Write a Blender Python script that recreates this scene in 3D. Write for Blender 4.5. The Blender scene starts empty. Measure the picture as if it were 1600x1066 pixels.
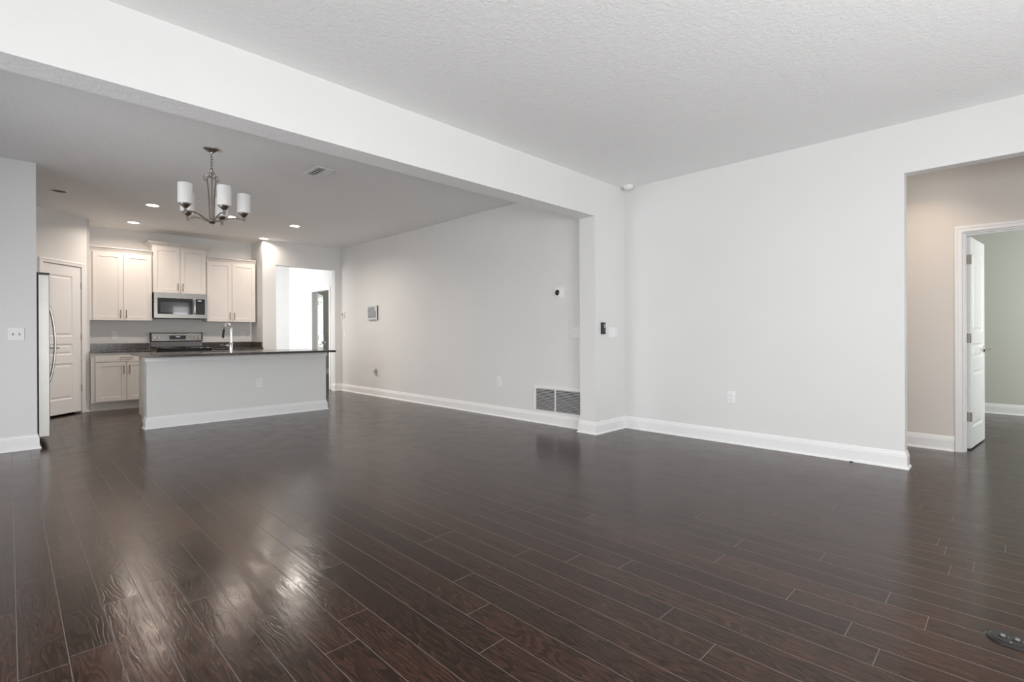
import bpy, bmesh, math, random
from mathutils import Vector, Matrix

# ---------------------------------------------------------------- camera, world, light, exposure
sc = bpy.context.scene
COL = sc.collection
random.seed(7)
R = math.radians
PI = math.pi

CAM_Z = 1.124
def make_camera():
    yaw, pitch, roll = R(44.948), R(-0.0819), R(-0.2341)
    f = Vector((math.cos(yaw), math.sin(yaw), 0)); r = Vector((math.sin(yaw), -math.cos(yaw), 0)); u = Vector((0, 0, 1))
    f2 = math.cos(pitch)*f + math.sin(pitch)*u
    u1 = math.cos(pitch)*u - math.sin(pitch)*f
    r2 = math.cos(roll)*r + math.sin(roll)*u1
    u2 = math.cos(roll)*u1 - math.sin(roll)*r
    cd = bpy.data.cameras.new('camera'); co = bpy.data.objects.new('camera', cd); COL.objects.link(co)
    cd.sensor_width = 36; cd.lens = 785.36/1600*36; cd.shift_y = -10.085/1600; cd.clip_start = 0.02
    m = Matrix((r2, u2, -f2)).transposed().to_4x4(); m.translation = (0, 0, CAM_Z)
    co.matrix_world = m
    sc.camera = co
make_camera()

w = bpy.data.worlds.new('sky'); sc.world = w; w.use_nodes = True
w.node_tree.nodes['Background'].inputs[0].default_value = (0.75, 0.86, 1.0, 1)
w.node_tree.nodes['Background'].inputs[1].default_value = 1.0

sc.view_settings.view_transform = 'Standard'; sc.view_settings.look = 'None'
sc.view_settings.gamma = 1; sc.view_settings.use_curve_mapping = False
sc.view_settings.exposure = 0.0
sc.cycles.max_bounces = 14; sc.cycles.diffuse_bounces = 8; sc.cycles.glossy_bounces = 6
sc.cycles.sample_clamp_indirect = 6

def area(name, loc, rot, sx, sy, watts, color, spread=180):
    l = bpy.data.lights.new(name, 'AREA'); l.shape = 'RECTANGLE'; l.size = sx; l.size_y = sy
    l.energy = watts; l.color = color; l.spread = R(spread)
    o = bpy.data.objects.new(name, l); COL.objects.link(o); o.location = loc; o.rotation_euler = rot
    return o
DAY = (1.0, 0.995, 0.985)
# daylight through the windows (outside the panes, in the window openings' own size)
area('daylight_living', (-1.72, 0.45, 1.25), (0, R(-90), 0), 1.9, 2.4, 90, DAY)
area('daylight_dining', (-1.72, 4.65, 1.06), (0, R(-70), 0), 2.0, 1.8, 52, DAY, 140)
area('daylight_back', (1.6, -1.72, 1.3), (R(90), 0, 0), 2.2, 1.7, 116, DAY)
area('daylight_back_narrow', (4.4, -1.72, 1.35), (R(90), 0, 0), 0.5, 1.7, 16, DAY)
area('daylight_far_hall', (1.98, 11.2, 1.4), (0, R(-90), 0), 1.8, 1.2, 74, DAY)
area('daylight_far_room', (8.0, 14.3, 1.5), (R(-90), 0, 0), 1.2, 1.4, 70, (0.97, 1.0, 0.96))
area('daylight_side_room', (8.0, -2.1, 1.4), (R(90), 0, 0), 1.6, 1.5, 62, (0.97, 1.0, 0.94))

# ---------------------------------------------------------------- measured planes of the house (metres)
H = 2.845
X1 = 5.202; Y1 = 3.2885; ZB = 2.430; XP = 4.6057; YB = 3.5034; X2 = 4.733; Y9 = 9.617
XL = 0.1996; YL = 6.897; YE = 0.634; YK = 10.22; X3 = 6.29; XW = -1.6; YS = -1.6
P1 = Vector((0.853, 9.737)); DG = Vector((1, 1)).normalized()

# ---------------------------------------------------------------- materials
def nt(name):
    m = bpy.data.materials.new(name); m.use_nodes = True
    n = m.node_tree.nodes; l = m.node_tree.links
    return m, n, l, n['Principled BSDF']
def noise(n, scale, detail=2, rough=0.5, dist=0.0):
    x = n.new('ShaderNodeTexNoise'); x.inputs['Scale'].default_value = scale; x.inputs['Detail'].default_value = detail
    x.inputs['Roughness'].default_value = rough; x.inputs['Distortion'].default_value = dist
    return x
def ramp(n, stops):
    x = n.new('ShaderNodeValToRGB'); e = x.color_ramp.elements
    while len(e) < len(stops): e.new(0.5)
    for k, (p, c) in enumerate(stops):
        e[k].position = p; e[k].color = (*c, 1) if len(c) == 3 else c
    return x
def mapped(n, l, scale, coord='Object'):
    tc = n.new('ShaderNodeTexCoord'); mp = n.new('ShaderNodeMapping'); mp.inputs['Scale'].default_value = scale
    l.new(tc.outputs[coord], mp.inputs['Vector']); return mp
def paint(name, col, rough=0.55, bump=0.06, bscale=180, spec=0.35):
    m, n, l, b = nt(name)
    mp = mapped(n, l, (1, 1, 1))
    v = noise(n, 1.3, 3); l.new(mp.outputs[0], v.inputs['Vector'])
    r = ramp(n, [(0.3, tuple(c*0.975 for c in col)), (0.7, col)]); l.new(v.outputs['Fac'], r.inputs[0])
    l.new(r.outputs[0], b.inputs['Base Color'])
    b.inputs['Roughness'].default_value = rough; b.inputs['Specular IOR Level'].default_value = spec
    if bump:
        t = noise(n, bscale, 3); l.new(mp.outputs[0], t.inputs['Vector'])
        bp = n.new('ShaderNodeBump'); bp.inputs['Strength'].default_value = bump; bp.inputs['Distance'].default_value = 0.004
        l.new(t.outputs['Fac'], bp.inputs['Height']); l.new(bp.outputs[0], b.inputs['Normal'])
    return m
def solid(name, col, rough=0.4, metal=0.0, spec=0.5, coat=0.0, var=0.04):
    m, n, l, b = nt(name)
    mp = mapped(n, l, (1, 1, 1)); v = noise(n, 9, 3); l.new(mp.outputs[0], v.inputs['Vector'])
    r = ramp(n, [(0.3, tuple(c*(1-var) for c in col)), (0.7, col)]); l.new(v.outputs['Fac'], r.inputs[0])
    l.new(r.outputs[0], b.inputs['Base Color'])
    b.inputs['Roughness'].default_value = rough; b.inputs['Metallic'].default_value = metal
    b.inputs['Specular IOR Level'].default_value = spec; b.inputs['Coat Weight'].default_value = coat
    return m

def mat_ceiling():
    m, n, l, b = nt('knockdown_ceiling')
    b.inputs['Base Color'].default_value = (0.89, 0.89, 0.89, 1); b.inputs['Roughness'].default_value = 0.75
    b.inputs['Specular IOR Level'].default_value = 0.25
    mp = mapped(n, l, (1, 1, 1))
    a = noise(n, 34, 4, 0.55, 0.6); c = noise(n, 90, 2)
    l.new(mp.outputs[0], a.inputs['Vector']); l.new(mp.outputs[0], c.inputs['Vector'])
    ra = ramp(n, [(0.42, (0, 0, 0)), (0.58, (1, 1, 1))]); l.new(a.outputs['Fac'], ra.inputs[0])
    mx = n.new('ShaderNodeMix'); mx.inputs[0].default_value = 0.3
    l.new(ra.outputs[0], mx.inputs[2]); l.new(c.outputs['Fac'], mx.inputs[3])
    bp = n.new('ShaderNodeBump'); bp.inputs['Strength'].default_value = 0.30; bp.inputs['Distance'].default_value = 0.006
    l.new(mx.outputs[0], bp.inputs['Height']); l.new(bp.outputs[0], b.inputs['Normal'])
    return m

def mat_floor():
    m, n, l, b = nt('dark_oak_planks')
    tc = n.new('ShaderNodeTexCoord'); at = n.new('ShaderNodeAttribute'); at.attribute_name = 'plank'
    # shift the grain of each plank by its own number
    sh = n.new('ShaderNodeVectorMath'); sh.operation = 'SCALE'; sh.inputs['Scale'].default_value = 37.0
    cv = n.new('ShaderNodeCombineXYZ'); l.new(at.outputs['Fac'], cv.inputs[0]); l.new(at.outputs['Fac'], cv.inputs[1])
    l.new(cv.outputs[0], sh.inputs[0])
    ad = n.new('ShaderNodeVectorMath'); ad.operation = 'ADD'
    l.new(tc.outputs['Object'], ad.inputs[0]); l.new(sh.outputs[0], ad.inputs[1])
    mp = n.new('ShaderNodeMapping'); mp.inputs['Scale'].default_value = (1, 0.13, 1); l.new(ad.outputs[0], mp.inputs['Vector'])
    warp = noise(n, 7, 3, 0.5); l.new(mp.outputs[0], warp.inputs['Vector'])
    # growth rings seen as cathedrals: contour lines of a stretched noise field
    mul = n.new('ShaderNodeMath'); mul.operation = 'MULTIPLY'; mul.inputs[1].default_value = 26.0; l.new(warp.outputs['Fac'], mul.inputs[0])
    fr = n.new('ShaderNodeMath'); fr.operation = 'FRACT'; l.new(mul.outputs[0], fr.inputs[0])
    rr = ramp(n, [(0.0, (0, 0, 0)), (0.55, (0.75, 0.75, 0.75)), (0.85, (1, 1, 1)), (1.0, (0, 0, 0))]); l.new(fr.outputs[0], rr.inputs[0])
    mp2 = n.new('ShaderNodeMapping'); mp2.inputs['Scale'].default_value = (1, 0.05, 1); l.new(ad.outputs[0], mp2.inputs['Vector'])
    pore = noise(n, 260, 3, 0.6); l.new(mp2.outputs[0], pore.inputs['Vector'])
    big = noise(n, 2.2, 3); l.new(mp.outputs[0], big.inputs['Vector'])
    c1 = ramp(n, [(0.0, (0.016, 0.0080, 0.0056)), (1.0, (0.050, 0.0238, 0.0158))]); l.new(rr.outputs[0], c1.inputs[0])
    c2 = ramp(n, [(0.35, (0.55, 0.55, 0.55)), (0.65, (1.25, 1.25, 1.25))]); l.new(pore.outputs['Fac'], c2.inputs[0])
    c3 = ramp(n, [(0.3, (0.8, 0.8, 0.8)), (0.7, (1.2, 1.2, 1.2))]); l.new(big.outputs['Fac'], c3.inputs[0])
    c4 = ramp(n, [(0.0, (0.82, 0.83, 0.85)), (0.5, (1.0, 1.0, 1.0)), (1.0, (1.22, 1.14, 1.10))]); l.new(at.outputs['Fac'], c4.inputs[0])
    def mulc(a, c):
        x = n.new('ShaderNodeMix'); x.data_type = 'RGBA'; x.blend_type = 'MULTIPLY'; x.inputs[0].default_value = 1
        l.new(a, x.inputs[6]); l.new(c, x.inputs[7]); return x.outputs[2]
    col = mulc(mulc(mulc(c1.outputs[0], c2.outputs[0]), c3.outputs[0]), c4.outputs[0])
    l.new(col, b.inputs['Base Color'])
    hz = noise(n, 5, 4, 0.6); l.new(tc.outputs['Object'], hz.inputs['Vector'])
    rg = ramp(n, [(0.3, (0.165,)*3), (0.7, (0.25,)*3)]); l.new(hz.outputs['Fac'], rg.inputs[0])
    l.new(rg.outputs[0], b.inputs['Roughness'])
    b.inputs['Specular IOR Level'].default_value = 0.31
    # shallow scraped waves across the boards, plus the open pores
    mp3 = n.new('ShaderNodeMapping'); mp3.inputs['Scale'].default_value = (1, 0.15, 1); l.new(ad.outputs[0], mp3.inputs['Vector'])
    wv = noise(n, 16, 2); l.new(mp3.outputs[0], wv.inputs['Vector'])
    b1 = n.new('ShaderNodeBump'); b1.inputs['Strength'].default_value = 0.016; b1.inputs['Distance'].default_value = 0.01
    l.new(wv.outputs['Fac'], b1.inputs['Height'])
    b2 = n.new('ShaderNodeBump'); b2.inputs['Strength'].default_value = 0.07; b2.inputs['Distance'].default_value = 0.002
    l.new(rr.outputs[0], b2.inputs['Height']); l.new(b1.outputs[0], b2.inputs['Normal'])
    l.new(b2.outputs[0], b.inputs['Normal'])
    return m

def mat_granite():
    m, n, l, b = nt('speckled_granite')
    mp = mapped(n, l, (1, 1, 1))
    a = n.new('ShaderNodeTexVoronoi'); a.inputs['Scale'].default_value = 130; l.new(mp.outputs[0], a.inputs['Vector'])
    c = noise(n, 70, 4, 0.7); l.new(mp.outputs[0], c.inputs['Vector'])
    r1 = ramp(n, [(0.2, (0.014, 0.012, 0.011)), (0.42, (0.034, 0.029, 0.026)), (0.6, (0.10, 0.088, 0.080)), (0.85, (0.26, 0.235, 0.22))])
    mx = n.new('ShaderNodeMix'); mx.inputs[0].default_value = 0.55
    bw = n.new('ShaderNodeRGBToBW'); l.new(a.outputs['Color'], bw.inputs[0])
    l.new(bw.outputs[0], mx.inputs[2]); l.new(c.outputs['Fac'], mx.inputs[3])
    l.new(mx.outputs[0], r1.inputs[0]); l.new(r1.outputs[0], b.inputs['Base Color'])
    b.inputs['Roughness'].default_value = 0.16; b.inputs['Specular IOR Level'].default_value = 0.32
    return m

def mat_steel(name='brushed_stainless', col=(0.40, 0.385, 0.365), rough=0.27, scale=(1, 1, 90)):
    m, n, l, b = nt(name)
    mp = mapped(n, l, scale); v = noise(n, 8, 3); l.new(mp.outputs[0], v.inputs['Vector'])
    r = ramp(n, [(0.3, tuple(c*0.9 for c in col)), (0.7, col)]); l.new(v.outputs['Fac'], r.inputs[0]); l.new(r.outputs[0], b.inputs['Base Color'])
    rg = ramp(n, [(0.3, (rough*0.85,)*3), (0.7, (rough*1.15,)*3)]); l.new(v.outputs['Fac'], rg.inputs[0]); l.new(rg.outputs[0], b.inputs['Roughness'])
    b.inputs['Metallic'].default_value = 1
    return m

def mat_opal():
    m, n, l, b = nt('opal_glass')
    b.inputs['Base Color'].default_value = (0.92, 0.92, 0.91, 1); b.inputs['Roughness'].default_value = 0.3
    mp = mapped(n, l, (1, 1, 1)); v = noise(n, 30, 2); l.new(mp.outputs[0], v.inputs['Vector'])
    tr = n.new('ShaderNodeBsdfTranslucent'); tr.inputs[0].default_value = (0.95, 0.95, 0.94, 1)
    r = ramp(n, [(0.0, (0.22,)*3), (1.0, (0.3,)*3)]); l.new(v.outputs['Fac'], r.inputs[0])
    mx = n.new('ShaderNodeMixShader'); l.new(r.outputs[0], mx.inputs[0])
    l.new(b.outputs[0], mx.inputs[1]); l.new(tr.outputs[0], mx.inputs[2])
    l.new(mx.outputs[0], n['Material Output'].inputs['Surface'])
    return m
def mat_glow(name, col, strength):
    m, n, l, b = nt(name)
    mp = mapped(n, l, (1, 1, 1)); v = noise(n, 20, 1); l.new(mp.outputs[0], v.inputs['Vector'])
    b.inputs['Base Color'].default_value = (*col, 1)
    b.inputs['Emission Color'].default_value = (*col, 1); b.inputs['Emission Strength'].default_value = strength
    r = ramp(n, [(0, (0.4,)*3), (1, (0.5,)*3)]); l.new(v.outputs['Fac'], r.inputs[0]); l.new(r.outputs[0], b.inputs['Roughness'])
    return m

M = dict(
    wall=paint('pale_grey_wall_paint', (0.74, 0.74, 0.735)),
    hallwall=paint('greige_wall_paint', (0.70, 0.66, 0.62)),
    greenlit=paint('greenlit_grey_wall_paint', (0.585, 0.59, 0.54)),  # the same grey paint, with green foliage light mixed into its colour
    ceiling=mat_ceiling(), floor=mat_floor(),
    joint=solid('plank_bevel_painted_glint', (0.14, 0.113, 0.10), 0.45),  # bevels coloured lighter to stand for light catching the plank edges
    trim=paint('white_semigloss_trim', (0.84, 0.84, 0.84), 0.32, 0, spec=0.5),
    door=paint('white_door_enamel', (0.82, 0.82, 0.82), 0.34, 0, spec=0.5),
    cab=paint('white_cabinet_lacquer', (0.72, 0.69, 0.66), 0.36, 0, spec=0.5),
    gap=solid('dark_cabinet_shadow_gap', (0.30, 0.26, 0.23), 0.7),
    granite=mat_granite(), steel=mat_steel(), steel_side=mat_steel('smooth_stainless', (0.47, 0.46, 0.44), 0.40),
    handle_steel=mat_steel('bright_handle_steel', (0.74, 0.72, 0.69), 0.24),
    darksteel=mat_steel('dark_glossy_steel', (0.22, 0.23, 0.245), 0.22),
    pull=mat_steel('bronze_bar_pull', (0.33, 0.26, 0.20), 0.35, (1, 1, 1)),
    nickel=mat_steel('brushed_nickel', (0.52, 0.475, 0.43), 0.3, (1, 1, 1)),
    bronze=mat_steel('satin_nickel_dark', (0.40, 0.36, 0.33), 0.26, (1, 1, 1)),
    chrome=mat_steel('polished_chrome', (0.86, 0.86, 0.87), 0.07, (1, 1, 1)),
    hinge=mat_steel('satin_hinge_steel', (0.36, 0.32, 0.285), 0.4, (1, 1, 1)),
    black=solid('black_gloss_enamel', (0.010, 0.010, 0.011), 0.12, coat=0.5),
    matte=solid('black_plastic', (0.016, 0.016, 0.017), 0.42),
    glass=solid('dark_oven_glass', (0.012, 0.013, 0.016), 0.05, coat=1.0),
    white=solid('white_plastic', (0.83, 0.83, 0.83), 0.38, var=0.02),
    slot=solid('dark_slot', (0.05, 0.05, 0.05), 0.6),
    dimgrey=solid('mid_grey_plastic', (0.34, 0.34, 0.34), 0.6),  # plain grey for toggles, badge, burner rings and camera window
    screen=solid('grey_lcd_screen', (0.20, 0.215, 0.23), 0.16),
    mesh=solid('microwave_window_mesh', (0.05, 0.053, 0.06), 0.10, coat=0.6),
    tile=solid('screen_menu_tile', (0.245, 0.26, 0.275), 0.3),
    pale=solid('pale_screen_key', (0.62, 0.63, 0.66), 0.3),
    red=solid('red_brown_keypad_screen', (0.42, 0.31, 0.28), 0.4),  # plain colour of the keypad screen, no emission
    grey=solid('grey_box_metal', (0.36, 0.36, 0.36), 0.5),
    display=mat_glow('oven_clock_digits', (0.75, 0.85, 1.0), 0.5),
    opal=mat_opal(), lens=mat_glow('warm_led_lens', (1.0, 0.86, 0.72), 9.0),
    bronzeplate=solid('oil_rubbed_floor_plate', (0.022, 0.020, 0.019), 0.28, 0.6, coat=0.3),
    window=paint('white_window_frame', (0.8, 0.8, 0.8), 0.4, 0),
)

# ---------------------------------------------------------------- mesh helpers
class MB:
    def __init__(s): s.v = []; s.f = []; s.sm = False; s.mi = []; s.bev = 0; s.cur = 0
    def add(s, vs, fs):
        b = len(s.v); s.v += [tuple(v) for v in vs]; s.f += [tuple(b+i for i in f) for f in fs]; s.mi += [s.cur]*len(fs); return s
    def box(s, x0, x1, y0, y1, z0, z1):
        return s.add([(x0,y0,z0),(x1,y0,z0),(x1,y1,z0),(x0,y1,z0),(x0,y0,z1),(x1,y0,z1),(x1,y1,z1),(x0,y1,z1)],
                     [(0,3,2,1),(4,5,6,7),(0,1,5,4),(1,2,6,5),(2,3,7,6),(3,0,4,7)])
    def prism(s, poly, z0, z1):
        k = len(poly)
        return s.add([(x,y,z0) for x,y in poly]+[(x,y,z1) for x,y in poly],
                     [tuple(range(k))[::-1], tuple(range(k,2*k))]+[(i,(i+1)%k,k+(i+1)%k,k+i) for i in range(k)])
    def tube(s, path, r, seg=10, caps=True):
        P = [Vector(p) for p in path]; k = len(P); rs = r if isinstance(r,(list,tuple)) else [r]*k
        T = [(P[min(i+1,k-1)]-P[max(i-1,0)]).normalized() for i in range(k)]
        up = Vector((0,0,1)) if abs(T[0].z) < 0.9 else Vector((1,0,0))
        a = (up - T[0]*up.dot(T[0])).normalized(); vs = []
        for i in range(k):
            a = (a - T[i]*a.dot(T[i])).normalized(); b = T[i].cross(a)
            for j in range(seg):
                t = 2*PI*j/seg; vs.append(P[i]+(a*math.cos(t)+b*math.sin(t))*rs[i])
        fs = [(i*seg+j, i*seg+(j+1)%seg, (i+1)*seg+(j+1)%seg, (i+1)*seg+j) for i in range(k-1) for j in range(seg)]
        if caps: fs += [tuple(range(seg))[::-1], tuple((k-1)*seg+j for j in range(seg))]
        s.sm = True
        return s.add(vs, fs)
    def cyl(s, p0, p1, r, seg=16): return s.tube([p0, p1], r, seg)
    def lathe(s, prof, c=(0,0,0), axis='z', seg=24, close=False):
        vs = []
        for r, h in prof:
            for j in range(seg):
                t = 2*PI*j/seg; x, y = r*math.cos(t), r*math.sin(t)
                p = (x, y, h) if axis == 'z' else ((x, -h, y) if axis == 'y' else (h, x, y))
                vs.append((p[0]+c[0], p[1]+c[1], p[2]+c[2]))
        k = len(prof)
        fs = [(i*seg+j, i*seg+(j+1)%seg, (i+1)*seg+(j+1)%seg, (i+1)*seg+j) for i in range(k-1) for j in range(seg)]
        if close: fs += [((k-1)*seg+j, (k-1)*seg+(j+1)%seg, (j+1)%seg, j) for j in range(seg)]
        else:
            if prof[0][0] > 1e-6: fs.append(tuple(range(seg)))
            if prof[-1][0] > 1e-6: fs.append(tuple((k-1)*seg+j for j in range(seg)))
        s.sm = True
        return s.add(vs, fs)
    def sweep(s, prof, path, N=(0,0,1), closed=False):
        # prof: (d, h) with d to the left of travel (N x dir) and h along N; mitred
        N = Vector(N); P = [Vector(p) for p in path]; k = len(P); rows = []
        for i in range(k):
            d1 = (P[i]-P[i-1]).normalized() if (i > 0 or closed) else None
            d2 = (P[(i+1)%k]-P[i]).normalized() if (i < k-1 or closed) else None
            l1 = N.cross(d1) if d1 else None; l2 = N.cross(d2) if d2 else None
            if l1 is None: mvec = l2
            elif l2 is None: mvec = l1
            else:
                b = (l1+l2).normalized(); mvec = b/max(0.2, b.dot(l1))
            rows.append([P[i]+mvec*d+N*h for d, h in prof])
        q = len(prof); vs = [v for r in rows for v in r]
        n = k if closed else k-1
        fs = [(i*q+j, i*q+(j+1)%q, ((i+1)%k)*q+(j+1)%q, ((i+1)%k)*q+j) for i in range(n) for j in range(q)]
        if not closed: fs += [tuple(range(q)), tuple((k-1)*q+j for j in range(q))[::-1]]
        return s.add(vs, fs)
    def xf(s, m, start=0):
        for i in range(start, len(s.v)): s.v[i] = tuple(m @ Vector(s.v[i]))
        return s
    def slab(s, x0, x1, z0, z1, y0, t, panels, rings, both=False):
        # a board with moulded panels; front face at y0 (facing -y), thickness t; panels share x limits
        if panels:
            px0, px1 = panels[0][0], panels[0][1]
        def face(y, sg):
            def q(a, b, c, d): s.add([(a,y,c),(b,y,c),(b,y,d),(a,y,d)], [(0,1,2,3) if sg > 0 else (3,2,1,0)])
            if not panels: q(x0, x1, z0, z1); return
            q(x0, px0, z0, z1); q(px1, x1, z0, z1)
            zz = z0
            for (_, _, a, b) in sorted(panels, key=lambda p: p[2]):
                q(px0, px1, zz, a); zz = b
            q(px0, px1, zz, z1)
            for (a, b, c, d) in panels:
                prev = [(a,y,c),(b,y,c),(b,y,d),(a,y,d)]
                for ins, dep in rings:
                    yy = y+dep*sg
                    cur = [(a+ins,yy,c+ins),(b-ins,yy,c+ins),(b-ins,yy,d-ins),(a+ins,yy,d-ins)]
                    s.add(prev+cur, [((i, (i+1)%4, 4+(i+1)%4, 4+i) if sg > 0 else (4+i, 4+(i+1)%4, (i+1)%4, i)) for i in range(4)])
                    prev = cur
                s.add(prev, [(0,1,2,3) if sg > 0 else (3,2,1,0)])
        face(y0, 1)
        if both: face(y0+t, -1)
        else: s.add([(x0,y0+t,z0),(x1,y0+t,z0),(x1,y0+t,z1),(x0,y0+t,z1)], [(3,2,1,0)])
        s.add([(x0,y0,z0),(x1,y0,z0),(x1,y0+t,z0),(x0,y0+t,z0),(x0,y0,z1),(x1,y0,z1),(x1,y0+t,z1),(x0,y0+t,z1)],
              [(0,3,2,1),(4,5,6,7),(1,2,6,5),(3,0,4,7)])
        return s
    def build(s, name, mat, parent=None, bevel=0.0, origin=None):
        me = bpy.data.meshes.new(name)
        off = Vector(origin) if origin is not None else Vector((0,0,0))
        me.from_pydata([tuple(Vector(v)-off) for v in s.v], [], s.f)
        mats = mat if isinstance(mat, (list, tuple)) else [mat]
        for x in mats: me.materials.append(x)
        me.polygons.foreach_set('material_index', s.mi)
        bm = bmesh.new(); bm.from_mesh(me)
        bmesh.ops.remove_doubles(bm, verts=bm.verts, dist=1e-5)
        bmesh.ops.recalc_face_normals(bm, faces=bm.faces)
        if bevel:
            es = [e for e in bm.edges if len(e.link_faces) == 2 and e.calc_face_angle(0) > 0.6]
            for f in bm.faces: f.smooth = s.sm
            r = bmesh.ops.bevel(bm, geom=es, offset=bevel, segments=2, affect='EDGES', profile=0.6, clamp_overlap=True)
            for f in r['faces']: f.smooth = True
        bm.to_mesh(me); bm.free()
        if s.sm and not bevel:
            me.polygons.foreach_set('use_smooth', [True]*len(me.polygons)); me.set_sharp_from_angle(angle=R(38))
        o = bpy.data.objects.new(name, me); COL.objects.link(o)
        if origin is not None and parent is None: o.location = off
        if parent is not None: o.parent = parent
        return o

def tag(o, label, cat, group=None, kind=None):
    o['label'] = label; o['category'] = cat
    if group: o['group'] = group
    if kind: o['kind'] = kind
    return o
def thing(name, label, cat, loc=(0,0,0), rz=0.0, group=None):
    o = bpy.data.objects.new(name, None); COL.objects.link(o); o.empty_display_size = 0.05
    o.location = loc; o.rotation_euler = (0, 0, rz)
    return tag(o, label, cat, group)
def struct(name, mb, mat, label, cat, bevel=0.0, parent=None):
    return tag(mb.build(name, mat, parent, bevel), label, cat, kind='structure')
def part(name, mb, mat, parent, bevel=0.0, world=False):
    """world=True: the mesh was drawn in house coordinates; move it under its unrotated parent."""
    if world:
        b = Vector(parent.location); p = parent.parent
        while p is not None: b += Vector(p.location); p = p.parent
        mb.v = [tuple(Vector(v)-b) for v in mb.v]
    return mb.build(name, mat, parent, bevel)

# ---------------------------------------------------------------- room shell
def floor():
    wd = 0.1273; x_start = 0.017 - 13*wd; rows = 90; y_lo, y_hi = -1.75, 14.9
    known = {0.783: [1.714], 1.29: [1.549], 1.163: [1.333], 1.417: [1.80], 1.672: [0.765], 1.80: [0.988], 1.927: [1.563], 2.054: [1.339], 2.309: [0.68], 2.181: [0.446]}
    vs = []; fs = []; mi = []; pl = []
    g = 0.0013; d = 0.0010
    for i in range(rows):
        xa = x_start + i*wd; xb = xa + wd
        if xa > 9.75: break
        ks = [v for k, v in known.items() if abs(k-xa) < 0.02]
        cuts = list(ks[0]) if ks else [random.uniform(-1.6, -0.5)]
        y = cuts[0]
        up = y
        while up < y_hi: up += random.choice((0.8, 1.0, 1.3, 1.5, 1.7, 1.83)); cuts.append(up)
        dn = y
        while dn > y_lo: dn -= random.choice((1.0, 1.3, 1.5, 1.83)); cuts.append(dn)
        cuts = sorted(min(max(c, y_lo), y_hi) for c in cuts)
        cuts = [y_lo] + [c for c in cuts if y_lo+0.05 < c < y_hi-0.05] + [y_hi]
        for a, b in zip(cuts[:-1], cuts[1:]):
            rnd = random.random(); o = len(vs)
            vs += [(xa, a, -d), (xb, a, -d), (xb, b, -d), (xa, b, -d),
                   (xa+g, a+g, 0), (xb-g, a+g, 0), (xb-g, b-g, 0), (xa+g, b-g, 0)]
            fs.append((o+4, o+5, o+6, o+7)); mi.append(0); pl.append(rnd)
            for k in range(4):
                fs.append((o+k, o+(k+1)%4, o+4+(k+1)%4, o+4+k)); mi.append(1); pl.append(rnd)
    me = bpy.data.meshes.new('floor'); me.from_pydata(vs, [], fs)
    me.materials.append(M['floor']); me.materials.append(M['joint'])
    me.polygons.foreach_set('material_index', mi)
    at = me.attributes.new('plank', 'FLOAT', 'FACE'); at.data.foreach_set('value', pl)
    o = bpy.data.objects.new('floor', me); COL.objects.link(o)
    tag(o, 'dark brown oak plank floor running through all the rooms', 'floor', kind='structure')
floor()
struct('ceiling', MB().box(-1.75, 9.75, -1.75, 15.0, H, H+0.1), M['ceiling'], 'white knockdown-textured ceiling over the whole space', 'ceiling')

b = MB().box(X1, X1+0.12, YE, Y1, 0, H).box(X1, X1+0.12, -0.75, YE, ZB, H).box(X1, X1+0.12, YS, -0.75, 0, H)
struct('wall_right', b, M['wall'], 'blank pale grey wall right of the corner, ending at the hall opening', 'wall')
b = MB().box(XP, X1+0.12, Y1, YB, 0, H).box(XW, XP, Y1, YB, ZB, H)
o = struct('wall_middle', b, [M['wall'], M['ceiling']], 'dropped beam across the ceiling with the short pier it lands on', 'wall')
for p in o.data.polygons:
    if p.normal.z < -0.9 and abs(p.center.z-ZB) < 0.01: p.material_index = 1      # the soffit carries the ceiling's texture
b = MB().box(X2, X2+0.12, YB, Y9, 0, H)
struct('wall_dining', b, M['wall'], 'long pale grey wall with the vent grille and alarm panel', 'wall')
b = MB().box(3.25, 3.485, Y9, Y9+0.12, 0, H).box(3.485, 4.62, Y9, Y9+0.12, 2.41, H).box(4.62, X2+0.12, Y9, Y9+0.12, 0, H).box(3.25, 3.37, Y9+0.12, YK, 0, H)
struct('wall_far', b, M['wall'], 'far wall with the tall bright opening right of the kitchen', 'wall')
b = MB().box(-0.74, 3.37, YK, YK+0.12, 0, H)
struct('wall_kitchen', b, M['wall'], 'grey kitchen wall behind the range and cabinets', 'wall')
def diag(s, off=0.0):
    p = P1 + DG*s; nrm = Vector((-DG.y, DG.x)); return (p.x+nrm.x*off, p.y+nrm.y*off)
def diag_poly(s0, s1, t=0.1): return [diag(s0), diag(s1), diag(s1, t), diag(s0, t)]
b = MB().prism(diag_poly(-1.25, -0.748), 0, H).prism(diag_poly(-0.143, 0), 0, H).prism(diag_poly(-0.748, -0.143), 2.12, H).box(P1.x-0.1, P1.x, P1.y-0.03, YK, 0, H)
struct('wall_pantry', b, M['wall'], 'diagonal grey wall holding the pantry door', 'wall')
b = MB().box(XW, XL, YL, YL+0.12, 0, H).box(-0.74, -0.62, YL+0.12, YK, 0, H).box(-0.62, diag(-1.25)[0], diag(-1.25)[1], diag(-1.25)[1]+0.1, 0, H)
struct('wall_left', b, M['wall'], 'pale grey wall stub left of the refrigerator with the light switch', 'wall')
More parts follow.
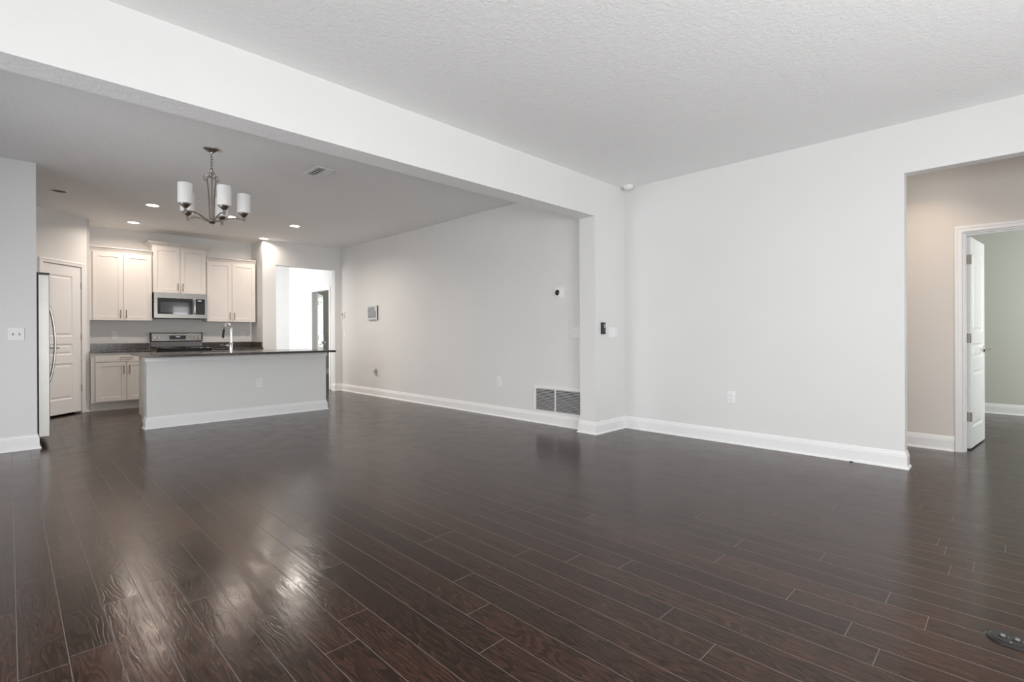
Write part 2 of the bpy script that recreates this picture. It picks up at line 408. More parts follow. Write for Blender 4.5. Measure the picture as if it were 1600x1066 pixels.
# exterior walls with the windows that light the rooms
b = MB().box(XW-0.14, XW, YS, -0.8, 0, H).box(XW-0.14, XW, -0.8, 1.7, 0, 0.28).box(XW-0.14, XW, -0.8, 1.7, 2.25, H)
b.box(XW-0.14, XW, 1.7, 3.7, 0, H).box(XW-0.14, XW, 3.7, 5.6, 2.12, H).box(XW-0.14, XW, 5.6, YL+0.12, 0, H)
struct('wall_outer', b, M['wall'], 'outer wall with a big window and a sliding glass door', 'wall')
b = MB().box(XW, 0.0, YS-0.14, YS, 0, H).box(0, 0.4, YS-0.14, YS, 0, H).box(0.4, 2.8, YS-0.14, YS, 0, 0.4).box(0.4, 2.8, YS-0.14, YS, 2.2, H).box(2.8, 4.12, YS-0.14, YS, 0, H)
b.box(4.12, 4.68, YS-0.14, YS, 0, 0.45).box(4.12, 4.68, YS-0.14, YS, 2.2, H).box(4.68, X3+0.12, YS-0.14, YS, 0, H)
struct('wall_front', b, M['wall'], 'outer wall behind the viewer with a wide and a narrow window', 'wall')
def window(k, axis, at, a0, a1, z0, z1, n, label):
    f = MB(); t = 0.05
    def bar(u0, u1, v0, v1):
        if axis == 'x': f.box(at-0.1, at-0.04, u0, u1, v0, v1)
        else: f.box(u0, u1, at-0.1, at-0.04, v0, v1)
    bar(a0, a1, z0, z0+t); bar(a0, a1, z1-t, z1)
    for i in range(n+1):
        c = a0 + (a1-a0-t)*i/n; bar(c, c+t, z0+t, z1-t)
    struct('window_%d' % k, f, M['window'], label, 'window')
window(1, 'x', XW, -0.8, 1.7, 0.28, 2.25, 2, 'white framed window in the living room outer wall')
window(2, 'x', XW, 3.7, 5.6, 0.0, 2.12, 3, 'white framed sliding glass door in the dining outer wall')
window(3, 'y', YS, 0.4, 2.8, 0.4, 2.2, 2, 'wide white framed window behind the viewer')
window(4, 'y', YS, 4.12, 4.68, 0.45, 2.2, 1, 'narrow white framed window behind the viewer')
# side hall and the room beyond it
b = MB().box(X3, X3+0.12, 0.335, 1.7, 0, H).box(X3, X3+0.12, -0.43, 0.335, 2.05, H).box(X3, X3+0.12, YS, -0.43, 0, H).box(X1+0.12, X3, 1.58, 1.7, 0, H)
struct('wall_hall', b, M['hallwall'], 'greige side hall wall around the open white door', 'wall')
b = MB().box(9.58, 9.7, -2.0, 2.6, 0, H).box(X3+0.12, 9.58, 2.48, 2.6, 0, H).box(X3+0.12, 7.2, -2.0, -1.88, 0, H).box(8.8, 9.58, -2.0, -1.88, 0, H).box(7.2, 8.8, -2.0, -1.88, 0, 0.6).box(7.2, 8.8, -2.0, -1.88, 2.15, H)
struct('wall_side_room', b, M['greenlit'], 'grey wall coloured for green daylight in the room beyond the open white door', 'wall')
# far hall and its room
XH = 4.68
b = MB().box(XH, XH+0.12, 10.815, 12.2, 0, H).box(XH, XH+0.12, 10.0, 10.815, 2.05, H).box(XH, XH+0.12, Y9+0.12, 10.0, 0, H)
b.box(2.1, XH, 12.087, 12.2, 0, H).box(2.1, 2.22, 10.34, 10.6, 0, H).box(2.1, 2.22, 11.8, 12.087, 0, H).box(2.1, 2.22, 10.6, 11.8, 0, 0.5).box(2.1, 2.22, 10.6, 11.8, 2.3, H)
struct('wall_far_hall', b, M['wall'], 'brightly daylit walls seen through the far opening', 'wall')
b = MB().box(XH+0.12, 9.0, 14.1, 14.2, 0, 0.8).box(XH+0.12, 7.4, 14.1, 14.2, 0.8, H).box(7.4, 8.6, 14.1, 14.2, 2.25, H).box(8.6, 9.0, 14.1, 14.2, 0.8, H).box(9.0, 9.1, 9.0, 14.2, 0, H).box(X2+0.12, 9.0, 9.0, 9.1, 0, H).box(XH+0.02, XH+0.12, 12.2, 14.2, 0, H)
struct('wall_far_room', b, M['greenlit'], 'grey wall coloured for green daylight in the room beyond the bright far hall', 'wall')

# baseboards with a shoe moulding
BASE = [(0, 0), (0.030, 0), (0.029, 0.008), (0.024, 0.016), (0.017, 0.020), (0.016, 0.098), (0.0125, 0.104), (0.0125, 0.112), (0.008, 0.120), (0.006, 0.132), (0.003, 0.139), (0, 0.140)]
def baseboard(name, paths, label):
    m = MB()
    for p in paths: m.sweep(BASE, [(x, y, 0) for x, y in p])
    return struct(name, m, M['trim'], label, 'baseboard')
# travel with the room on the left
baseboard('baseboard_right', [[(X1+0.12, YE), (X1, YE), (X1, Y1), (XP, Y1), (XP, YB), (X2, YB), (X2, Y9), (4.62, Y9), (4.62, Y9+0.12)][::-1][::-1]], 'white baseboard along the right wall, pier and dining wall')
baseboard('baseboard_far', [[(3.485, Y9+0.12), (3.485, Y9), (3.25, Y9), (3.25, 9.70)]], 'white baseboard at the wall end beside the far opening')
baseboard('baseboard_left', [[(XL, YL+0.12), (XL, YL), (XW, YL)]], 'white baseboard under the light switch at far left')
baseboard('baseboard_pantry', [[diag(-0.012), diag(-0.085)]], 'short white baseboard between pantry door and cabinets')
baseboard('baseboard_hall', [[(X3, 0.397), (X3, 1.58), (X1+0.12, 1.58), (X1+0.12, YE)]], 'white baseboard in the greige side hall')
baseboard('baseboard_side_room', [[(X3+0.12, 2.48), (9.58, 2.48), (9.58, -1.88)][::-1]], 'white baseboard in the side room behind the open door')
baseboard('baseboard_far_hall', [[(XH, 12.087), (XH, 10.88)][::-1], [(2.22, 12.087), (XH, 12.087)][::-1]], 'white baseboard in the bright far hall')
baseboard('baseboard_far_room', [[(9.0, 14.1), (XH+0.12, 14.1)]], 'white baseboard in the room beyond the far hall')

# door casings (d runs away from the opening)
CAS = [(0, 0), (0, 0.011), (0.006, 0.014), (0.03, 0.014), (0.036, 0.017), (0.050, 0.018), (0.058, 0.012), (0.058, 0)]
def casing(name, label, pts, N, jamb=None):
    m = MB(); m.sweep(CAS, pts, N)
    if jamb: jamb(m)
    return struct(name, m, M['trim'], label, 'door casing')
d0, d1 = diag(-0.748), diag(-0.143)
nrm = (DG.y, -DG.x, 0)     # out of the pantry wall into the kitchen
casing('trim_1', 'white casing around the pantry door', [(d0[0], d0[1], 0), (d0[0], d0[1], 2.12), (d1[0], d1[1], 2.12), (d1[0], d1[1], 0)], nrm)
def jamb2(m):
    m.box(X3+0.003, X3+0.117, 0.325, 0.335, 0, 2.05).box(X3+0.003, X3+0.117, -0.43, 0.325, 2.04, 2.05)
    m.box(X3+0.045, X3+0.075, 0.313, 0.325, 0, 2.04).box(X3+0.045, X3+0.075, -0.42, 0.313, 2.028, 2.04)
casing('trim_2', 'white casing around the open door in the side hall', [(X3, 0.337, 0), (X3, 0.337, 2.052), (X3, -0.432, 2.052), (X3, -0.432, 0)], (-1, 0, 0), jamb2)
casing('trim_3', 'white casing around the doorway in the far hall', [(XH, 10.815, 0), (XH, 10.815, 2.05), (XH, 10.0, 2.05), (XH, 10.0, 0)], (-1, 0, 0))

# ---------------------------------------------------------------- doors
DOOR_RINGS = [(0.010, 0.007), (0.022, 0.009), (0.045, 0.002)]
def door_leaf(name, label, w, h, loc, rz, lever_x, hinge_x, zs_h, panels, side=1, hinge_leaf=False):
    """leaf in local x (0..w), front at y=0 facing -y"""
    m = MB().slab(0, w, 0, h, 0, 0.035, panels, DOOR_RINGS, True)
    o = m.build(name, M['door'], None, 0.0)
    tag(o, label, 'door', kind='structure'); o.location = loc; o.rotation_euler = (0, 0, rz)
    dirx = 1 if hinge_x > lever_x else -1
    hm = MB()
    for yy, sg in ((0, -1), (0.035, 1)):
        hm.lathe([(0.0, 0), (0.031, 0), (0.031, 0.006), (0.027, 0.010), (0.012, 0.012), (0.012, 0.045)], (0, 0, 0), 'y', 20)
        n0 = len(hm.v) - 6*20
        mt = Matrix.Translation((lever_x, yy, 0.93)) @ (Matrix.Identity(4) if sg < 0 else Matrix.Rotation(PI, 4, 'Z'))
        hm.xf(mt, n0)
        hm.tube([(lever_x, yy+sg*0.04, 0.93), (lever_x+dirx*0.03, yy+sg*0.048, 0.93), (lever_x+dirx*0.075, yy+sg*0.05, 0.928), (lever_x+dirx*0.115, yy+sg*0.048, 0.926)], [0.009, 0.010, 0.009, 0.008], 10)
    hm.build('handle', M['bronze'], o)
    for z in zs_h:
        g = MB()
        g.cyl((hinge_x+dirx*0.005, side*0.0-0.004, z-0.045), (hinge_x+dirx*0.005, -0.004, z+0.045), 0.0065, 10)
        if hinge_leaf:
            g.box(hinge_x-dirx*0.0005, hinge_x+dirx*0.002, 0.002, 0.030, z-0.045, z+0.045)
            for dz in (-0.03, 0, 0.03): g.cyl((hinge_x+dirx*0.001, 0.016+(0.006 if dz else -0.004), z+dz), (hinge_x+dirx*0.0035, 0.016+(0.006 if dz else -0.004), z+dz), 0.004, 8)
        g.build('hinge', M['hinge'], o)
    return o
# pantry door in its frame: local x along DG
pd = diag(-0.742, 0.002)
door_leaf('door_1', 'white three-panel pantry door on the diagonal wall', 0.593, 2.085, (pd[0], pd[1], 0.028), R(45), 0.10-0.03, 0.593, (1.82, 1.07, 0.335),
          [(0.095, 0.455, 0.20, 0.705), (0.095, 0.455, 0.825, 0.98), (0.095, 0.455, 1.085, 1.94)])
# side hall door, open into the side room: hinge edge at local x = 0
ang = math.atan2(-0.075, 0.692)
door_leaf('door_2', 'white panel door standing open between side hall and side room', 0.70, 2.015, (6.462, 0.290, 0.014), ang, 0.64, 0.0, (1.80, 1.05, 0.30),
          [(0.10, 0.60, 0.19, 0.735), (0.10, 0.60, 0.855, 1.0), (0.10, 0.60, 1.11, 1.88)], hinge_leaf=True)
door_leaf('door_3', 'white door standing open beyond the bright far hall', 0.76, 2.02, (XH+0.125, 10.80, 0.014), R(58), 0.69, 0.0, (1.80, 1.05, 0.30),
          [(0.11, 0.65, 0.19, 0.735), (0.11, 0.65, 0.855, 1.0), (0.11, 0.65, 1.11, 1.88)])

# ---------------------------------------------------------------- kitchen cabinets
SHAKER = [(0.0015, 0.002), (0.003, 0.007)]
def bar_pull(m, x, y, z, L, horiz=False):
    if horiz:
        m.cyl((x-L/2, y-0.028, z), (x+L/2, y-0.028, z), 0.0058, 10)
        for s in (-1, 1): m.cyl((x+s*L*0.36, y-0.028, z), (x+s*L*0.36, y, z), 0.0045, 8)
    else:
        m.cyl((x, y-0.028, z-L/2), (x, y-0.028, z+L/2), 0.0058, 10)
        for s in (-1, 1): m.cyl((x, y-0.028, z+s*L*0.36), (x, y, z+s*L*0.36), 0.0045, 8)
    return m
def cab_door(root, x0, x1, z0, z1, yf, hx, hz, st=0.06, L=0.13):
    d = part('door', MB().slab(x0, x1, z0, z1, yf, 0.019, [(x0+st, x1-st, z0+st, z1-st)], SHAKER), M['cab'], root, world=True)
    part('handle', bar_pull(MB(), hx, yf, hz, L), M['pull'], d, world=True)
def crown(root, x0, x1, yf, z0, z1, out, left, right):
    prof = [(0, 0), (-0.006, 0), (-0.010, (z1-z0)*0.2), (-out*0.55, (z1-z0)*0.55), (-out*0.8, (z1-z0)*0.78), (-out, (z1-z0)*0.86), (-out, z1-z0), (0, z1-z0)]
    path = []
    if left: path.append((x0, YK-0.002, z0))
    path += [(x0, yf, z0), (x1, yf, z0)]
    if right: path.append((x1, YK-0.002, z0))
    part('crown_moulding', MB().sweep(prof, path), M['cab'], root, world=True)
def upper(label, x0, x1, z0, z1, zc, yf, out, ends, dx0, dx1):
    root = thing('wall_cabinet', label, 'cabinet', ((x0+x1)/2, YK, z0), 0, 'white wall cabinets over the kitchen counter')
    part('cabinet_body', MB().box(x0, x1, yf+0.021, YK, z0, z1), M['cab'], root, 0.001, world=True)
    part('shadow_gap', MB().box(dx0+0.004, dx1-0.004, yf+0.0185, yf+0.0215, z0+0.004, z1-0.012), M['gap'], root, world=True)
    mid = (dx0+dx1)/2
    cab_door(root, dx0, mid-0.0025, z0+0.002, z1-0.008, yf, mid-0.035, z0+0.10)
    cab_door(root, mid+0.0025, dx1, z0+0.002, z1-0.008, yf, mid+0.035, z0+0.10)
    crown(root, x0, x1, yf+0.02, z1-0.004, zc, out, *ends)
    return root
YU = 9.89
upper('white double-door wall cabinet left of the microwave, beside the pantry', 0.870, 1.652, 1.36, 2.412, 2.490, YU, 0.045, (False, False), 0.908, 1.645)
upper('taller white double-door wall cabinet directly above the microwave', 1.660, 2.420, 1.825, 2.585, 2.648, YU, 0.062, (True, True), 1.664, 2.416)
upper('white double-door wall cabinet right of the microwave, above the faucet', 2.428, 3.225, 1.36, 2.412, 2.487, YU, 0.045, (False, False), 2.436, 3.215)

def base_cab(label, x0, x1, dx0, dx1):
    yf = 9.61
    root = thing('base_cabinet', label, 'cabinet', ((x0+x1)/2, YK, 0), 0, 'white base cabinets on the range wall')
    part('cabinet_body', MB().box(x0, x1, yf+0.021, YK-0.022, 0.115, 0.866), M['cab'], root, 0.001, world=True)
    part('toe_kick', MB().box(x0, x1, yf+0.075, YK-0.02, 0, 0.115), M['cab'], root, world=True)
    part('shadow_gap', MB().box(dx0+0.004, dx1-0.004, yf+0.0185, yf+0.0215, 0.13, 0.855), M['gap'], root, world=True)
    mid = (dx0+dx1)/2
    dr = part('drawer', MB().slab(dx0, dx1, 0.727, 0.858, yf, 0.019, [], SHAKER), M['cab'], root, world=True)
    part('handle', bar_pull(MB(), mid, yf, 0.793, 0.17, True), M['pull'], dr, world=True)
    cab_door(root, dx0, mid-0.0025, 0.135, 0.720, yf, mid-0.035, 0.61)
    cab_door(root, mid+0.0025, dx1, 0.135, 0.720, yf, mid+0.035, 0.61)
base_cab('white base cabinet left of the range, next to the pantry', 0.856, 1.652, 0.908, 1.645)
base_cab('white base cabinet right of the range, half hidden by the island', 2.428, 3.235, 2.436, 3.225)

CT0, CT1 = 0.866, 0.896
def counter(label, x0, x1, side):
    root = thing('countertop', label, 'countertop', ((x0+x1)/2, YK, CT0), 0, 'granite counters on the range wall')
    part('slab', MB().box(x0, x1, 9.575, YK, CT0, CT1), M['granite'], root, 0.003, world=True)
    m = MB().box(x0, x1, YK-0.02, YK, CT1, CT1+0.10)
    if side: m.box(x1-0.02, x1, 9.64, YK-0.02, CT1, CT1+0.10)
    part('backsplash', m, M['granite'], root, 0.002, world=True)
counter('dark speckled granite counter left of the range', 0.856, 1.654, False)
counter('dark speckled granite counter right of the range, behind the faucet', 2.426, 3.249, True)

# ---------------------------------------------------------------- range
def make_range():
    x0, x1 = 1.660, 2.420; root = thing('range', 'stainless freestanding range under the microwave', 'range', ((x0+x1)/2, 9.9, 0))
    def P(n, m, mat, par=None, bev=0.0): return part(n, m, mat, par or root, bev, world=True)
    P('body', MB().box(x0, x1, 9.62, 10.20, 0.02, 0.895), M['black'], bev=0.004)
    P('oven_door', MB().box(x0+0.005, x1-0.005, 9.575, 9.618, 0.22, 0.80), M['steel'], bev=0.006)
    P('oven_window', MB().box(x0+0.13, x1-0.13, 9.571, 9.5745, 0.33, 0.66), M['glass'])
    P('oven_handle', MB().cyl((x0+0.06, 9.53, 0.755), (x1-0.06, 9.53, 0.755), 0.012).cyl((x0+0.09, 9.53, 0.755), (x0+0.09, 9.575, 0.755), 0.009).cyl((x1-0.09, 9.53, 0.755), (x1-0.09, 9.575, 0.755), 0.009), M['steel'])
    P('drawer', MB().box(x0+0.005, x1-0.005, 9.58, 9.618, 0.06, 0.21), M['steel'], bev=0.004)
    P('cooktop', MB().box(x0, x1, 9.565, 10.12, 0.895, 0.915), M['glass'], bev=0.005)
    for cx, cy, r in ((1.85, 9.74, 0.10), (2.23, 9.74, 0.075), (1.85, 9.98, 0.075), (2.23, 9.98, 0.10)):
        rg = MB().lathe([(r-0.003, 0.9152), (r, 0.9152), (r, 0.9158), (r-0.003, 0.9158)], (cx, cy, 0), 'z', 32, True)
        P('burner_ring', rg, M['dimgrey'])
    # backguard: black riser below, stainless control panel above
    prof = [(10.12, 0.915), (10.115, 0.93), (10.135, 1.015), (10.20, 1.015), (10.20, 0.915)]
    def ext(pr, a, b_):
        k = len(pr); m = MB()
        return m.add([(a, y, z) for y, z in pr]+[(b_, y, z) for y, z in pr], [tuple(range(k)), tuple(range(k, 2*k))[::-1]]+[(i, (i+1)%k, k+(i+1)%k, k+i) for i in range(k)])
    P('backguard_riser', ext(prof, x0+0.004, x1-0.004), M['darksteel'], bev=0.003)
    pn = [(10.128, 1.017), (10.118, 1.030), (10.132, 1.150), (10.150, 1.166), (10.20, 1.166), (10.20, 1.017)]
    P('backguard_frame', ext([(y+0.004, z+0.004) for y, z in pn], x0, x0+0.016), M['black'], bev=0.002)
    P('backguard_frame', ext([(y+0.004, z+0.004) for y, z in pn], x1-0.016, x1), M['black'], bev=0.002)
    cp = P('control_panel', ext(pn, x0+0.017, x1-0.017), M['steel'], bev=0.003)
    P('display', MB().box(1.925, 2.165, 10.119, 10.14, 1.052, 1.120), M['matte'], cp, 0.002)
    dg = MB()
    for i in range(4): dg.box(2.02+i*0.016, 2.03+i*0.016, 10.1175, 10.1188, 1.092, 1.104)
    P('clock_digits', dg, M['display'], cp)
    for kx in (1.715, 1.775, 2.305, 2.365):
        k = MB(); k.lathe([(0.0, 0.026), (0.015, 0.026), (0.019, 0.020), (0.021, 0.0)], (kx, 10.122, 1.085), 'y', 20)
        k.box(kx-0.003, kx+0.003, 10.092, 10.1, 1.068, 1.102)
        P('knob', k, M['steel_side'], cp)
make_range()

# ---------------------------------------------------------------- microwave
def make_microwave():
    x0, x1, yf, z0, z1 = 1.662, 2.418, 9.82, 1.410, 1.822
    root = thing('microwave', 'stainless over-the-range microwave under the tall cabinet', 'microwave', ((x0+x1)/2, YK, z0))
    def P(n, m, mat, par=None, bev=0.0): return part(n, m, mat, par or root, bev, world=True)
    P('casing', MB().box(x0+0.004, x1-0.004, yf+0.03, YK, z0, z1), M['matte'], bev=0.004)
    P('vent_grille', MB().box(x0+0.05, x1-0.05, yf+0.04, YK-0.1, z0-0.012, z0), M['matte'])
    # door = frame around window
    wx0, wx1, wz0, wz1 = 1.708, 2.205, 1.472, 1.735
    xd = 2.245
    dm = MB().box(x0, x1, yf, yf+0.03, wz1, z1).box(x0, x1, yf, yf+0.03, z0, wz0).box(x0, wx0, yf, yf+0.03, wz0, wz1).box(wx1, xd, yf, yf+0.03, wz0, wz1).box(x1-0.035, x1, yf, yf+0.03, wz0, wz1)
    dr = P('door', dm, M['steel'])
    P('window', MB().box(wx0, wx1, yf+0.004, yf+0.026, wz0, wz1), M['glass'], dr)
    P('window_mesh', MB().box(wx0+0.04, wx1-0.06, yf+0.0025, yf+0.0038, wz0+0.03, wz1-0.065), M['mesh'], dr)
    h = MB(); hx = 2.226
    h.tube([(hx, yf, wz0+0.012), (hx, yf-0.03, wz0+0.03), (hx, yf-0.036, (wz0+wz1)/2), (hx, yf-0.03, wz1-0.03), (hx, yf, wz1-0.012)], [0.009, 0.011, 0.012, 0.011, 0.009], 12)
    P('handle', h, M['chrome'], dr)
    bd = MB(); bd.lathe([(0.0, 0.002), (0.012, 0.002), (0.013, 0.0)], (0, 0, 0), 'y', 24)
    bd.xf(Matrix.Translation(((x0+x1)/2, yf, 1.777)) @ Matrix.Diagonal((1.6, 1, 0.9, 1)))
    P('badge', bd, M['dimgrey'], dr)
    cp = P('control_panel', MB().box(xd, x1-0.035, yf+0.002, yf+0.028, wz0, wz1), M['glass'])
    P('clock_display', MB().box(xd+0.035, xd+0.085, yf+0.0012, yf+0.002, wz1-0.036, wz1-0.026), M['display'], cp)
    P('touch_pad', MB().box(xd+0.022, xd+0.115, yf+0.0012, yf+0.002, wz0+0.02, wz0+0.18), M['matte'], cp)
make_microwave()

# ---------------------------------------------------------------- island, its worktop, sink and faucet
def make_island():
    root = thing('kitchen_island', 'grey half-wall kitchen island with white baseboard', 'island', (2.27, 7.7, 0))
    def P(n, m, mat, par=None, bev=0.0): return part(n, m, mat, par or root, bev, world=True)
    xa, xb, ya, yb = 1.165, 3.38, 7.34, 7.48
    P('half_wall', MB().box(xa, xb, ya, yb, 0, CT0), M['wall'], bev=0.003)
    P('baseboard', MB().sweep(BASE, [(xa, yb, 0), (xa, ya, 0), (xb, ya, 0), (xb, yb, 0)][::-1]), M['trim'])
    AP = [(0, 0), (0.010, 0), (0.013, 0.006), (0.013, 0.045), (0.018, 0.052), (0.018, 0.063), (0, 0.063)]
    P('trim_moulding', MB().sweep(AP, [(xa, yb, CT0-0.064), (xa, ya, CT0-0.064), (xb, ya, CT0-0.064), (xb, yb, CT0-0.064)][::-1]), M['trim'])
    cb = MB().box(xa+0.03, xb-0.03, yb, 8.05, 0.10, CT0).box(xa+0.05, xb-0.05, yb, 7.98, 0, 0.10)
    P('cabinet_body', cb, M['cab'])
    for i in range(4):
        w_ = (xb-xa-0.07)/4; x0 = xa+0.035+i*w_
        m = MB().slab(0, w_-0.005, 0.12, 0.85, 0, 0.019, [(0.06, w_-0.065, 0.18, 0.79)], SHAKER)
        m.xf(Matrix.Translation((x0+w_-0.005, 8.07, 0)) @ Matrix.Rotation(PI, 4, 'Z'))
        d = P('door', m, M['cab'])
        h = bar_pull(MB(), 0, 0, 0.74, 0.13).xf(Matrix.Translation((x0+(0.05 if i % 2 else w_-0.055), 8.07, 0)) @ Matrix.Rotation(PI, 4, 'Z'))
        P('handle', h, M['nickel'], d)
make_island()
IX0, IX1, IY0, IY1 = 1.115, 3.40, 7.05, 8.09
SX0, SX1, SY0, SY1 = 1.80, 2.52, 7.64, 8.02
b = MB()
for (a, c, d, e) in ((IX0, IX1, IY0, SY0), (IX0, IX1, SY1, IY1), (IX0, SX0, SY0, SY1), (SX1, IX1, SY0, SY1)):
    b.box(a, c, d, e, CT0, CT1)
def clean_slab():
    m = MB()
    xs = [IX0, SX0, SX1, IX1]; ys = [IY0, SY0, SY1, IY1]
    for i in range(3):
        for j in range(3):
            if i == 1 and j == 1: continue
            q = [(xs[i], ys[j]), (xs[i+1], ys[j]), (xs[i+1], ys[j+1]), (xs[i], ys[j+1])]
            m.add([(x, y, CT1) for x, y in q], [(0, 1, 2, 3)]); m.add([(x, y, CT0) for x, y in q], [(3, 2, 1, 0)])
    for (a, c) in (((IX0, IY0), (IX1, IY0)), ((IX1, IY0), (IX1, IY1)), ((IX1, IY1), (IX0, IY1)), ((IX0, IY1), (IX0, IY0)),
                   ((SX0, SY0), (SX0, SY1)), ((SX0, SY1), (SX1, SY1)), ((SX1, SY1), (SX1, SY0)), ((SX1, SY0), (SX0, SY0))):
        # split long sides at the grid so the mesh is closed
        pts = [a]
        for t in ((xs[1], xs[2]) if a[1] == c[1] else (ys[1], ys[2])):
            k = 0 if a[1] == c[1] else 1
            if min(a[k], c[k]) < t < max(a[k], c[k]): pts.append((t, a[1]) if k == 0 else (a[0], t))
        pts = sorted(pts+[c], key=lambda p: (p[0]-a[0])**2+(p[1]-a[1])**2)
        for p, q in zip(pts[:-1], pts[1:]):
            m.add([(*p, CT0), (*q, CT0), (*q, CT1), (*p, CT1)], [(0, 1, 2, 3)])
    return m
o = clean_slab().build('countertop', M['granite'], None, 0.003, origin=((IX0+IX1)/2, (IY0+IY1)/2, CT0))
tag(o, 'dark speckled granite worktop overhanging the island', 'countertop')
root = thing('sink', 'stainless undermount sink set in the island worktop', 'sink', ((SX0+SX1)/2, (SY0+SY1)/2, CT0-0.2))
t = 0.004
m = MB()
m.box(SX0-0.015, SX1+0.015, SY0-0.015, SY0, CT0-0.005, CT0-0.001).box(SX0-0.015, SX1+0.015, SY1, SY1+0.015, CT0-0.005, CT0-0.001)
m.box(SX0-t, SX0, SY0, SY1, CT0-0.2, CT0-0.002).box(SX1, SX1+t, SY0, SY1, CT0-0.2, CT0-0.002).box(SX0, SX1, SY0-t, SY0, CT0-0.2, CT0-0.002).box(SX0, SX1, SY1, SY1+t, CT0-0.2, CT0-0.002).box(SX0-t, SX1+t, SY0-t, SY1+t, CT0-0.204, CT0-0.2)
part('basin', m, M['steel'], root, world=True)
part('drain', MB().lathe([(0.0, 0.003), (0.03, 0.003), (0.04, 0.0)], ((SX0+SX1)/2, (SY0+SY1)/2, CT0-0.2), 'z', 20), M['chrome'], root, world=True)

FX, FY = 2.145, 7.56
root = thing('faucet', 'tall chrome gooseneck faucet standing on the island worktop', 'faucet', (FX, FY, CT1))
part('base_body', MB().lathe([(0.0, 0), (0.026, 0), (0.026, 0.006), (0.021, 0.012), (0.021, 0.115), (0.017, 0.125), (0.0, 0.125)], (0, 0, 0)), M['chrome'], root)
pth = [(0, 0, 0.12), (0, 0, 0.30)]
dx, dy = -0.02, 0.085
for i in range(1, 13):
    a = PI*i/12*0.97; pth.append((dx*(1-math.cos(a)), dy*(1-math.cos(a)), 0.30+0.085*math.sin(a)))
part('spout', MB().tube(pth, 0.0125, 14), M['chrome'], root)
e = pth[-1]
part('spray_head', MB().tube([(e[0], e[1], e[2]), (e[0]-0.004, e[1]+0.01, e[2]-0.05), (e[0]-0.008, e[1]+0.016, e[2]-0.12)], [0.0135, 0.015, 0.0165], 14), M['matte'], root)
part('lever', MB().cyl((-0.018, 0, 0.085), (-0.062, 0, 0.085), 0.015).tube([(-0.06, 0, 0.085), (-0.10, 0.0, 0.09), (-0.135, 0.0, 0.097)], [0.006, 0.005, 0.005], 8), M['chrome'], root)

# ---------------------------------------------------------------- refrigerator
def make_fridge():
    y0, y1 = 7.06, 7.97
    root = thing('refrigerator', 'stainless side-by-side refrigerator in the alcove behind the wall stub', 'refrigerator', (-0.15, (y0+y1)/2, 0))
    def P(n, m, mat, par=None, bev=0.0): return part(n, m, mat, par or root, bev, world=True)
    P('body', MB().box(-0.55, 0.185, y0+0.004, y1-0.004, 0.045, 1.755), M['matte'], bev=0.006)
    P('gasket', MB().box(0.185, 0.212, y0+0.012, y1-0.012, 0.09, 1.745), M['matte'])
    P('hinge_cover', MB().box(0.10, 0.303, y0+0.01, y0+0.10, 1.752, 1.776), M['black'], bev=0.006)
    P('hinge_cover', MB().box(0.10, 0.303, y1-0.10, y1-0.01, 1.752, 1.776), M['black'], bev=0.006)
    P('base_grille', MB().box(-0.45, 0.21, y0+0.02, y1-0.02, 0.03, 0.078), M['matte'])
    for yy in (y0+0.05, y1-0.05):
        P('foot', MB().lathe([(0.0, 0), (0.022, 0), (0.022, 0.02), (0.012, 0.026), (0.012, 0.06), (0.0, 0.06)], (0.235, yy, 0)), M['matte'])
    ym = y0+0.39
    for a, c, hy in ((y0, ym-0.003, ym-0.045), (ym+0.003, y1, ym+0.045)):
        d = P('door', MB().box(0.213, 0.302, a, c, 0.082, 1.755), M['steel_side'], bev=0.006)
        pts = []
        for i in range(15):
            t = i/14; z = 0.60+0.87*t; pts.append((0.303+0.058*math.sin(PI*t)**0.7, hy, z))
        P('handle', MB().tube(pts, 0.0105, 12), M['handle_steel'], d)
make_fridge()

# ---------------------------------------------------------------- ceiling fittings
def lamp(name, x, y, watts, color, spread=150):
    l = bpy.data.lights.new(name, 'AREA'); l.shape = 'DISK'; l.size = 0.135; l.energy = watts; l.color = color; l.spread = R(spread)
    lo = bpy.data.objects.new(name, l); COL.objects.link(lo); lo.location = (x, y, H-0.007)
def downlight(x, y, lit, label, watts=11.8, col=(1.0, 0.845, 0.71)):
    root = thing('recessed_light', label, 'ceiling light', (x, y, H), 0, 'recessed lights in the kitchen ceiling')
    part('trim_ring', MB().lathe([(0.070, -0.001), (0.072, -0.006), (0.084, -0.006), (0.089, 0.0), (0.070, 0.0)], (0, 0, 0), 'z', 32, True), M['white'], root)
    if lit:
        part('lens', MB().lathe([(0.0, -0.003), (0.0715, -0.003), (0.0715, 0.0)], (0, 0, 0), 'z', 32), M['lens'], root)
        lamp('recessed_lamp', x, y, watts, col, 158)
    else:
        part('dark_recess_disc', MB().lathe([(0.0, -0.001), (0.0715, -0.001), (0.0715, 0.0)], (0, 0, 0), 'z', 32), M['slot'], root)  # flat dark disc painted for the shade inside the unlit can
downlight(1.352, 8.05, True, 'lit recessed light, front one left of the chandelier')
downlight(1.352, 9.48, True, 'lit recessed light nearest the left wall cabinet')
downlight(2.285, 8.06, True, 'lit recessed light seen just beside the chandelier arms')
downlight(3.205, 8.04, True, 'lit recessed light right of the chandelier, above the island end', 24.0, (1.0, 0.92, 0.83))
downlight(3.225, 9.47, True, 'lit recessed light at the wall corner right of the cabinets', 8.0)
downlight(0.43, 8.03, False, 'unlit recessed light above the refrigerator at far left')
